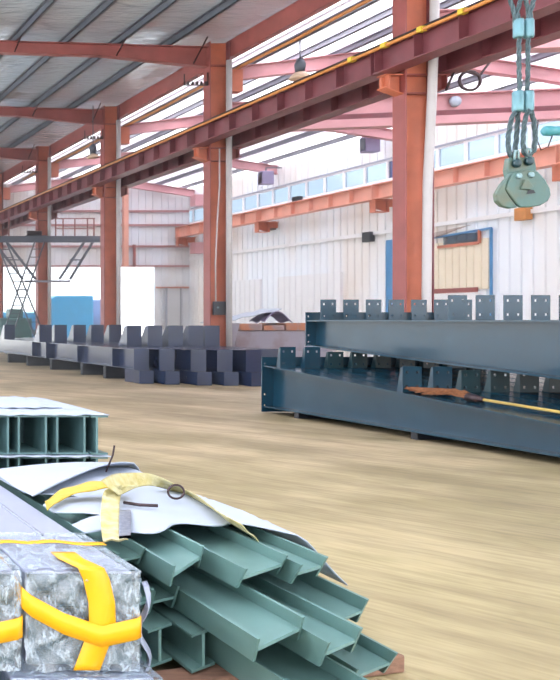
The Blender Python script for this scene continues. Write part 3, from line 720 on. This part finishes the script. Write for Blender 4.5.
# ------------------------------------------------------------------ hanging lifting clamp
d = 6.0
def hp(px, py, dy=0.0): 
    v = at(px,py,d); v.y += dy; return v
t = thing('lifting_clamp', hp(520,206), 'green chipped lifting clamp hanging from wire rope slings at the upper right', 'lifting clamp')
def plate_from_px(poly, y0, y1):
    return MB().prism([(at(x,y,d).x, at(x,y,d).z) for x,y in poly], 'y', y0, y1)
neck = [(508,158),(533,157),(535,168),(533,182),(508,182),(506,170)]
plate_from_px(neck, d-.012, d+.03).build('neck_plate', M['clamp'], t, bevel=.006)
right = [(508,174),(520,171),(533,172),(540,180),(545,189),(546,196),(543,202),(536,206),(526,208),(516,208),(511,204),(505,196),(501,190),(503,183)]
plate_from_px(right, d-.04, d-.014).build('jaw_plate', M['clamp'], t, bevel=.008)
left = [(508,173),(503,183),(501,190),(505,197),(511,205),(514,208),(506,209),(498,207),(493,202),(492,195),(497,186)]
plate_from_px(left, d-.036, d+.0).build('jaw_plate', M['clamp'], t, bevel=.008)
plate_from_px([(518,181),(522,181),(527,188),(524,191),(514,190)], d-.055, d-.04).build('cam', M['clamp'], t, bevel=.004)
plate_from_px([(523,191),(528,191),(530,194),(521,195)], d-.044, d-.04).build('cam_slot', M['black'], t)
for px, py in ((513.5,177),(525.5,176)):
    c = at(px,py,d); MB().lathe((c.x,d-.04,c.z),[(.021,.0),(.021,-.008),(.014,-.014)],8,'y').build('bolt', M['bolt'], t)
for px, py in ((514,164),(526,162)):
    c = at(px,py,d); MB().lathe((c.x,d-.012,c.z),[(.028,.0),(.028,-.02),(.020,-.028)],16,'y').build('pin', M['tealdark'], t, True)
    s = MB().tube([(c.x-.012,d-.02,c.z),(c.x-.012,d-.02,c.z+.07),(c.x-.006,d-.02,c.z+.085),(c.x+.006,d-.02,c.z+.085),(c.x+.012,d-.02,c.z+.07),(c.x+.012,d-.02,c.z)], .008, 8)
    s.build('shackle', M['bolt'], t, True)
s = thing('wire_sling', hp(523,100), 'twin wire rope sling with metal ferrules holding the green lifting clamp', 'sling')
def rope(pts, r=.0115):
    # three helical strands
    pts = [Vector(p) for p in pts]; L = MB(); fine = []
    for i in range(len(pts)-1):
        nn = max(2, int((pts[i+1]-pts[i]).length/.012))
        for q in range(nn): fine.append(pts[i].lerp(pts[i+1], q/nn))
    fine.append(pts[-1])
    for s_ in range(3):
        out = []
        for i, p in enumerate(fine):
            dd = (fine[min(i+1,len(fine)-1)]-fine[max(i-1,0)]).normalized()
            u = dd.cross(Vector((0,1,0))); u = u.normalized() if u.length > 1e-3 else Vector((1,0,0)); w = dd.cross(u)
            a = i*.42+s_*2.094
            out.append(p+(u*math.cos(a)+w*math.sin(a))*r*.62)
        L.tube(out, r*.62, 6)
    return L
for x0, x1 in ((519,520),(528,527)):
    rope([hp(x1,96),hp(x0,70),hp(x0,30)]).build('rope', M['rope'], s, True)
for a, b_ in ((513,509),(516,522)):
    rope([hp(a+3.5,28),hp(a+1,12),hp(b_,-4),hp(b_+2,-60),hp(520,-200),hp(520,-978)]).build('rope', M['rope'], s, True)
for a, b_ in ((528,525),(530,535)):
    rope([hp(a,28),hp(a+.5,12),hp(b_,-4),hp(b_,-60),hp(524,-200),hp(524,-978)]).build('rope', M['rope'], s, True)
for px in (518.5,528.5):
    for y0, y1, w in ((19,38,4.6),(91,112,4.9)):
        a = hp(px-.5 if y0 > 50 else px,y1); r_ = w*d/F
        h = (y1-y0)*d/F
        MB().lathe((a.x,a.y,a.z),[(r_*.85,0),(r_,.012),(r_,h-.012),(r_*.85,h)],16).build('ferrule', M['ferrule'], s, True)
def loop(pxs): return rope([hp(x,y,dy) for x,y,dy in pxs], .0125)
loop([(516,110,0),(511,120,0),(508,138,0),(508.5,150,0),(511,156,0),(514,158,.01),(517,154,.02),(519,138,.02),(520,122,.02),(518,112,0)]).build('rope', M['rope'], s, True)
loop([(526,110,-.02),(522,122,-.02),(520.5,140,-.02),(521,152,-.02),(525,157,-.02),(531,152,-.02),(533,138,-.02),(531,120,-.02),(528,111,-.02)]).build('rope', M['rope'], s, True)
t = thing('hoist_motor', at(552,131,6.6), 'teal cylindrical hoist part hanging at the right edge beside the sling', 'hoist')
c = at(544,131,6.6)
MB().lathe((c.x,c.y,c.z),[(.025,-.005),(.036,.01),(.038,.05),(.034,.06),(.034,.16),(.045,.17),(.045,.4)],16,'x').build('body', M['tealcyl'], t, True)
MB().tube([at(538,120,6.6),at(537,140,6.6),at(541,150,6.6),at(548,147,6.6),at(553,134,6.6)], .004, 6).build('wire', M['rail'], t, True)
rope([(c.x+.25,c.y,c.z+.03),(c.x+.25,c.y,10.2)]).build('rope', M['rope'], t, True)

# ------------------------------------------------------------------ stack of box beams at the left
def double_web(x0, x1, y0, y1, z0, z1, w1, w2, label, group, m=None):
    m = m or M['sagedark']
    t = thing('steel_beam', ((x0+x1)/2,(y0+y1)/2,z0), label, 'beam', group)
    MB().box(x0,x1,y0,y1,z0,z0+.012).build('flange', m, t)
    MB().box(x0,x1,y0,y1,z1-.012,z1).build('flange', m, t)
    for w in (w1, w2):
        if w is not None: MB().box(w-.008,w+.008,y0+.0,y1,z0+.012,z1-.012).build('web', m, t)
    MB().box((w1 or x0), (w2 or x1), y0+.55, y0+.56, z0+.012, z1-.012).build('diaphragm', m, t)
    return t
D1 = 7.0; q = D1/F; gx = lambda px: (px-VX)*q
gl = 'twin-web beams stacked at the left'
for row, (za, zb) in enumerate((( .235,.535),(.556,.856))):
    rn = 'lower' if row == 0 else 'upper'
    double_web(gx(-25), gx(12.5), D1, D1+1.7, za, zb, gx(-19), gx(8), 'grey-green twin-web beam in the %s row of the left stack, cut by the left edge' % rn, gl)
    double_web(gx(13.5), gx(51), D1, D1+1.7, za, zb, gx(19), gx(46), 'grey-green twin-web beam in the left stack, %s row, middle one of three' % rn, gl)
    double_web(gx(52), gx(89), D1, D1+1.7, za, zb, gx(57.3), gx(84.5), 'grey-green twin-web beam in the left stack, %s row, rightmost twin-web one' % rn, gl)
    double_web(gx(90), gx(107), D1-.02, D1+1.6, za, zb, None if False else gx(96), None, 'grey-green single-web beam at right end of the left stack, %s row' % rn, gl)
for k, y_ in enumerate((7.2,8.3)):
    tag(MB().box(gx(-27),gx(106),y_,y_+.2,0,.232).build('timber_bearer', M['wood']), 'timber bearer under the left stack, %s from the camera' % ORD[k], 'bearer', 'bearers under the left stack')
def wavy(x0, x1, y0, y1, z, label):
    tag(MB().grid(36, 8, lambda u,v:(x0+(x1-x0)*u, y0+(y1-y0)*v+.02*math.sin(u*23), z+.003+.003*math.sin(u*40+3*v)+.002*math.sin(u*17+v*6)), .005).build('foam_sheet', M['white_sheet'], None, True), label, 'sheet', 'white foam sheets on the left stack')
wavy(gx(-26), gx(107), D1-.03, D1+1.5, .864, 'white foam sheet on top of the left stack')
wavy(gx(-26), gx(80), D1+.42, D1+1.45, .878, 'smaller white foam sheet lying on the larger one on the left stack')
wavy(gx(-26), gx(109), D1-.05, D1+1.5, .543, 'white foam sheet between the two rows of the left stack')

# ------------------------------------------------------------------ wrapped bundles in the foreground
def wrapped(x0, x1, y0, y1, z0, z1, label, weld, seed, tapes=True):
    rnd = random.Random(seed)
    t = thing('wrapped_beam', ((x0+x1)/2,(y0+y1)/2,z0), label, 'beam', 'film-wrapped beams in the foreground')
    MB().box(x0+.015,x1-.015,y0+.02,y1,z0+.015,z1-.012).build('body', M['galv'], t, bevel=.008)
    MB().box(x0+.02,x1-.02,y0+.008,y0+.02,z0+.02,z1-.02).build('end_plate', M['endplate'], t)
    for k in range(3):
        a = x0+.05+(x1-x0-.16)*rnd.random(); c = z0+.05+(z1-z0-.16)*rnd.random()
        MB().box(a,a+.08,y0+.0,y0+.008,c,c+.05+.06*rnd.random()).build('end_cleat', M['tealdark'], t)
    if weld:
        b = MB(); yy = y0+.62
        pts = [(x0+weld, yy+.012*i, z1-.011+(.004 if i % 2 else 0)) for i in range(int((y1-yy)/.012))]
        b.tube(pts, .008, 6); b.build('weld_bead', M['weld'], t)
    # crinkled film shell, front face and top and sides of the near half metre
    ph = [rnd.uniform(0,6.28) for _ in range(8)]
    def cr(a, b_): return .006*(math.sin(a*37+ph[0]+3*math.sin(b_*21+ph[1]))+math.sin(b_*43+ph[2]+2*math.sin(a*29+ph[3])))+.004*math.sin((a+b_)*90+ph[4])
    ym = y0+.62
    f = MB()
    f.grid(34,34,lambda u,v:(x0+(x1-x0)*u, y0-.014+cr(u*.5,v*.5), z0+(z1-z0)*v))
    f.grid(30,24,lambda u,v:(x0+(x1-x0)*u, y0-.014+(ym-y0)*v+cr(u*.5,.5)*(1-v), z1+.004+abs(cr(u*.5,v*.6))*.5))
    for xs, sg in ((x0,-1),(x1,1)):
        f.grid(24,24,lambda u,v,xs=xs,sg=sg:(xs+sg*(.002+abs(cr(u*.6,v*.5))*.5), y0-.014+(ym-y0)*u, z0+(z1-z0)*v))
    f.build('plastic_film', M['film'], t, True)
    if tapes:
        # vertical tape over the top edge and down the end, horizontal tape round the end
        w = .105; xm = x0+(x1-x0)*.68
        tp = MB()
        path = [(0.0, y0+.22, z1+.016),(-.005,y0+.1,z1+.018),(.015,y0+.02,z1+.017),(.03,y0-.024,z1+.014),(.05,y0-.026,z1-.03),(.07,y0-.03,z1-.12),(.072,y0-.032,z0+(z1-z0)*.5),(.05,y0-.032,z0+.12),(.01,y0-.03,z0+.01)]
        tp.grid(32, 2, lambda u,v: tuple((lambda i,fr:(lambda A,B:(xm-.08+(A[0]*(1-fr)+B[0]*fr)+w*(v-.5), A[1]*(1-fr)+B[1]*fr, A[2]*(1-fr)+B[2]*fr))(path[i],path[min(i+1,8)]))(min(int(u*8),7), u*8-min(int(u*8),7))), .002, (0,1,0))
        tp.build('tape', M['tape'], t, True)
        tp = MB()
        zc = z0+(z1-z0)*.44
        path = [(x0-.012,y0+.3,zc+.17),(x0-.014,y0-.024,zc+.12),(x0+.02,y0-.034,zc+.09),(x0+.15,y0-.036,zc+.02),(x0+(x1-x0)*.65,y0-.038,zc-.03),(x1-.02,y0-.036,zc+.0),(x1+.004,y0-.022,zc+.005),(x1+.008,y0+.3,zc+.04)]
        tp.grid(21, 2, lambda u,v: (lambda i,fr:(lambda A,B:(A[0]*(1-fr)+B[0]*fr, A[1]*(1-fr)+B[1]*fr, A[2]*(1-fr)+B[2]*fr+.085*(v-.5)))(path[i],path[min(i+1,7)]))(min(int(u*7),6), u*7-min(int(u*7),6)), .002, (0,1,0))
        tp.build('tape', M['tape'], t, True)
        tp = MB()
        yy = y0+.40
        tp.grid(12,2,lambda u,v:(x0-.01+(x1-x0+.02)*u, yy+.035*math.sin(u*3)-.04*u+.05*(v-.5), z1+.012+.004*math.sin(u*14)), .002)
        tp.build('tape', M['tape'], t, True)
    return t
wrapped(1.095, 1.552, 3.6, 7.6, .2, .6, 'film-wrapped box beam with yellow tape cross on its end, lower left foreground', .275, 3)
wrapped(.60, 1.08, 3.6, 7.6, .2, .6, 'film-wrapped box beam with yellow tape, cut by the left edge of the picture', .2, 5)
wrapped(1.02, 1.62, 3.55, 7.4, .02, .19, 'low film-wrapped bundle under the taped box beam', None, 8, False)
wrapped(.50, .98, 3.55, 7.4, .02, .19, 'low film-wrapped bundle under the box beam at the left edge', None, 9, False)

# ------------------------------------------------------------------ pile of sage green H sections
def hsec(X, zc, yn, yf, w, h, cut, yaw, roll, label, m=None, tf=.012):
    """H lying with vertical flanges; near end cut so the right side ends 'cut' farther back"""
    m = m or M['sage']
    t = thing('steel_section', (X, yn, zc), label, 'steel section', 'sage green sections in the foreground pile')
    cs, sn = math.cos(R(yaw)), math.sin(R(yaw)); cr_, sr_ = math.cos(R(roll)), math.sin(R(roll))
    def P(x, y, z):   # local x across, y along, z up
        x, z = x*cr_-z*sr_, x*sr_+z*cr_
        return (X+x*cs-y*sn, yn+x*sn+y*cs, zc+z)
    L = yf-yn
    def c0(x): return cut*(x/w+.5)
    def slab(xa, xb, za, zb, vc=0.0):
        return MB().hexa([P(xa,c0(xa)+vc,za),P(xb,c0(xb)+vc,za),P(xb,L,za),P(xa,L,za),P(xa,c0(xa)-vc,zb),P(xb,c0(xb)-vc,zb),P(xb,L,zb),P(xa,L,zb)])
    slab(-w/2+tf, w/2-tf, -tf/2, tf/2).build('web', m, t)
    slab(-w/2, -w/2+tf, -h/2, h/2, .05).build('flange', m, t)
    slab(w/2-tf, w/2, -h/2, h/2, .05).build('flange', m, t)
    return t
A_ = 'sage green steel section in the foreground pile: '
PILE = [
 # X, zc, yn, yf, w, h, cut, yaw, roll, label
 (1.790,.178,3.93,6.02,.165,.15,.00,0,90,'bottom left upright one, by the film wrap'),
 (1.955,.178,3.88,6.02,.165,.15,.00,0,90,'bottom upright one under the broad face'),
 (2.20,.165,3.30,6.02,.28,.13,.10,1,6,'lowest, cut by the picture edge'),
 (2.54,.165,3.62,6.02,.24,.12,.12,-2,6,'lowest at the right tip'),
 (1.70,.350,3.92,6.02,.15,.13,.06,0,8,'middle layer, leftmost'),
 (1.855,.345,4.02,6.02,.13,.13,.03,0,8,'middle layer, deep between two others'),
 (2.045,.365,3.45,6.02,.225,.13,.06,0,17,'middle layer, broad light face'),
 (2.265,.345,3.42,6.02,.175,.13,.06,0,12,'narrow, right of the broad one'),
 (2.50,.345,3.72,6.02,.23,.13,.12,-1,8,'middle layer, rightmost'),
 (1.70,.525,4.02,6.02,.15,.10,.05,0,6,'top layer, leftmost beside the strap'),
 (1.89,.535,3.82,6.02,.205,.12,.14,0,14,'top layer, second from the left'),
 (2.17,.535,3.76,6.02,.24,.11,.10,0,8,'top layer, wide middle one'),
 (2.39,.530,3.82,6.02,.15,.11,.05,0,8,'top layer, rightmost'),
]
for p in PILE: hsec(*p[:9], A_+p[9])
tag(MB().bar((1.60,3.78,.042),(2.95,4.15,.042),.15,.082).build('timber_bearer', M['wood'], bevel=.01), 'brown timber bearer under the foreground pile, the near one', 'bearer')
tag(MB().box(1.66,2.72,5.4,5.56,0,.085).build('timber_bearer', M['wood'], bevel=.01), 'brown timber bearer under the foreground pile, the far one', 'bearer')
tag(MB().grid(10,16,lambda u,v:(1.60+.05*u+.02*math.sin(v*9), 3.66+.10*u+.02*math.sin(v*14+u*5), .52-.36*v), .004).build('plastic_wrap', M['galv'], None, True), 'crumpled grey plastic hanging between the taped beam and the pile', 'plastic')
# white covers
def zc1(x):
    u = (x-1.6)/1.08
    z = .612+.030*math.sin(math.pi*min(max(u,0),1))
    if u > .84: z -= (u-.84)/.16*.20
    return z
def zc2(x): return zc1(x)+.022
def xl1(y):     # ragged left edge with two notches
    n = 0
    for c, w_, a in ((4.52,.13,.20),(4.98,.16,.26)):
        n = max(n, a*max(0, 1-abs(y-c)/w_))
    return 1.565+n
def cover(u, v):
    yn0 = 4.22
    y = yn0+(5.9-yn0)*v
    x = xl1(y)+(2.68-xl1(y))*u
    if v < .35: y += ((-.06*math.sin((x-1.6)*6)) + (-.22*max(0,(x-2.28))/.4) + .12*math.sin((x-1.6)*19)*.4)*(1-v/.35)
    return (x, y, zc1(x)+.006*math.sin(9*x+5*y))
tag(MB().grid(36,60,cover,.006).build('cover_sheet', M['white_sheet'], None, True), 'white cover sheet spread over the foreground pile', 'sheet')
def cover2(u, v):
    x = 1.55+1.12*u; yf = 4.95+(x-1.57)*.95
    y = yf+(6.12-yf)*v
    lift = .05*max(0,1-v*3.0)
    dr = .10*max(0,(v-.7)/.3)**2
    return (x, y, zc2(x)+lift*math.sin(math.pi*u)-dr+.006*math.sin(8*y))
tag(MB().grid(24,24,cover2,.008).build('cover_sheet', M['white_sheet'], None, True), 'rounded white sheet at the back of the foreground pile', 'sheet')
# strap
def on_pile(px, py, lift=.02):
    q = 4.0
    while q < 7:
        p = at(px, py, q)
        back = p.y > 4.95+(p.x-1.57)*.95
        z = (zc2(p.x)+.03 if back else zc1(p.x))+lift
        if p.z <= z: return Vector((p.x,p.y,z))
        q += .01
    return at(px, py, 5.6)
def ribbon(pts, w, m, name, thick=.006, waves=.004, parent=None, wdir=None):
    P = [Vector(p) for p in pts]; n = len(P)-1
    def cat(t):
        i = min(int(t*n), n-1); f_ = t*n-i
        p0 = P[max(i-1,0)]; p1 = P[i]; p2 = P[i+1]; p3 = P[min(i+2,n)]
        return .5*((2*p1)+(p2-p0)*f_+(2*p0-5*p1+4*p2-p3)*f_*f_+(3*p1-p0-3*p2+p3)*f_**3)
    def fn(u, v):
        c = cat(u); s_ = Vector(wdir).normalized()
        return c+s_*w*(v-.5)+Vector((0,0,waves*math.sin(v*9+u*20)))
    return MB().grid(8*n, 6, fn, thick).build(name, m, parent, True)
st = thing('webbing_sling', (2.2,5.4,.62), 'pale yellow webbing sling lying over the white covers of the foreground pile', 'sling')
ribbon([on_pile(46,506,.03),on_pile(62,494,.05),on_pile(85,487,.07),on_pile(108,484,.08),on_pile(124,485,.06)], .15, M['strapw'], 'strap', parent=st, wdir=(.25,1,.1))
ribbon([on_pile(128,486,.10),on_pile(118,487,.10),on_pile(112,494,.06),on_pile(110,515,.02),on_pile(113,538,.015),on_pile(118,554,.012)], .10, M['strap'], 'strap', parent=st, wdir=(1,.15,0))
ribbon([on_pile(110,488,.11),on_pile(128,480,.10),on_pile(152,480,.07),on_pile(178,488,.03),on_pile(200,500,.015),on_pile(225,517,.02),on_pile(250,533,.015)], .16, M['strap'], 'strap', parent=st, wdir=(.6,.35,-.45))
rc = on_pile(176,492,.06)
MB().tube([(rc.x+.042*math.cos(a),rc.y,rc.z+.036*math.sin(a)) for a in [2*math.pi*k/18 for k in range(18)]], .006, 8, True).build('ring', M['rail'], st, True)
r0 = on_pile(106,476,-.03)
tag(MB().tube([r0,r0+Vector((.05,.02,.10)),r0+Vector((.06,.02,.16))], .006, 6).build('steel_rod', M['rail'], None, True), 'short dark rod sticking up behind the webbing sling', 'rod')
tag(MB().tube([on_pile(124,503),on_pile(140,505),on_pile(158,506)], .009, 6).build('steel_rod', M['rail'], None, True), 'short dark rod lying on the white cover by the webbing sling', 'rod')
tag(MB().grid(24,6,lambda u,v:tuple(on_pile(119+12*v, 510+36*u)+Vector((0,0,.005*math.sin(u*80)))),.004).build('ribbed_pad', M['weld'], None, True), 'grey ribbed pad beside the hanging end of the webbing sling', 'pad')

# ------------------------------------------------------------------ light, world, camera
w = bpy.data.worlds.new('World'); S.world = w; w.use_nodes = True
bg = w.node_tree.nodes['Background']; bg.inputs[0].default_value = (.88,.93,1.0,1); bg.inputs[1].default_value = 1.6
sl = bpy.data.lights.new('Sun', 'SUN'); sl.energy = 9.0; sl.angle = R(3); sl.color = (1,.96,.9)
so = bpy.data.objects.new('Sun', sl); COL.objects.link(so); so.rotation_euler = (R(28), R(-14), 0); so.location = (0,0,30)

hm = bpy.data.materials.new('workshop haze'); hm.use_nodes = True
for n_ in list(hm.node_tree.nodes): hm.node_tree.nodes.remove(n_)
ho = hm.node_tree.nodes.new('ShaderNodeOutputMaterial'); hv = hm.node_tree.nodes.new('ShaderNodeVolumeScatter')
hv.inputs['Color'].default_value = (.96,.95,1,1); hv.inputs['Density'].default_value = .013; hv.inputs['Anisotropy'].default_value = .2
hm.node_tree.links.new(hv.outputs[0], ho.inputs['Volume'])
hz = MB().box(-9.9,25.1,16.5,51.3,.05,12).build('air_haze', hm); hz['kind'] = 'structure'

cam = bpy.data.cameras.new('Camera'); co = bpy.data.objects.new('Camera', cam); COL.objects.link(co)
co.location = (0,0,EYE); co.rotation_euler = (R(90),0,0)
cam.sensor_fit = 'HORIZONTAL'; cam.sensor_width = 36.0; cam.lens = F/560*36.0
cam.shift_x = (280-VX)/560.0; cam.shift_y = -(340-HY)/560.0
cam.clip_end = 300
S.camera = co
S.view_settings.view_transform = 'Standard'; S.view_settings.look = 'None'; S.view_settings.gamma = 1
S.view_settings.exposure = 1.3
S.cycles.max_bounces = 10; S.cycles.transparent_max_bounces = 16
try:
    S.cycles.use_denoising = True
except Exception: pass
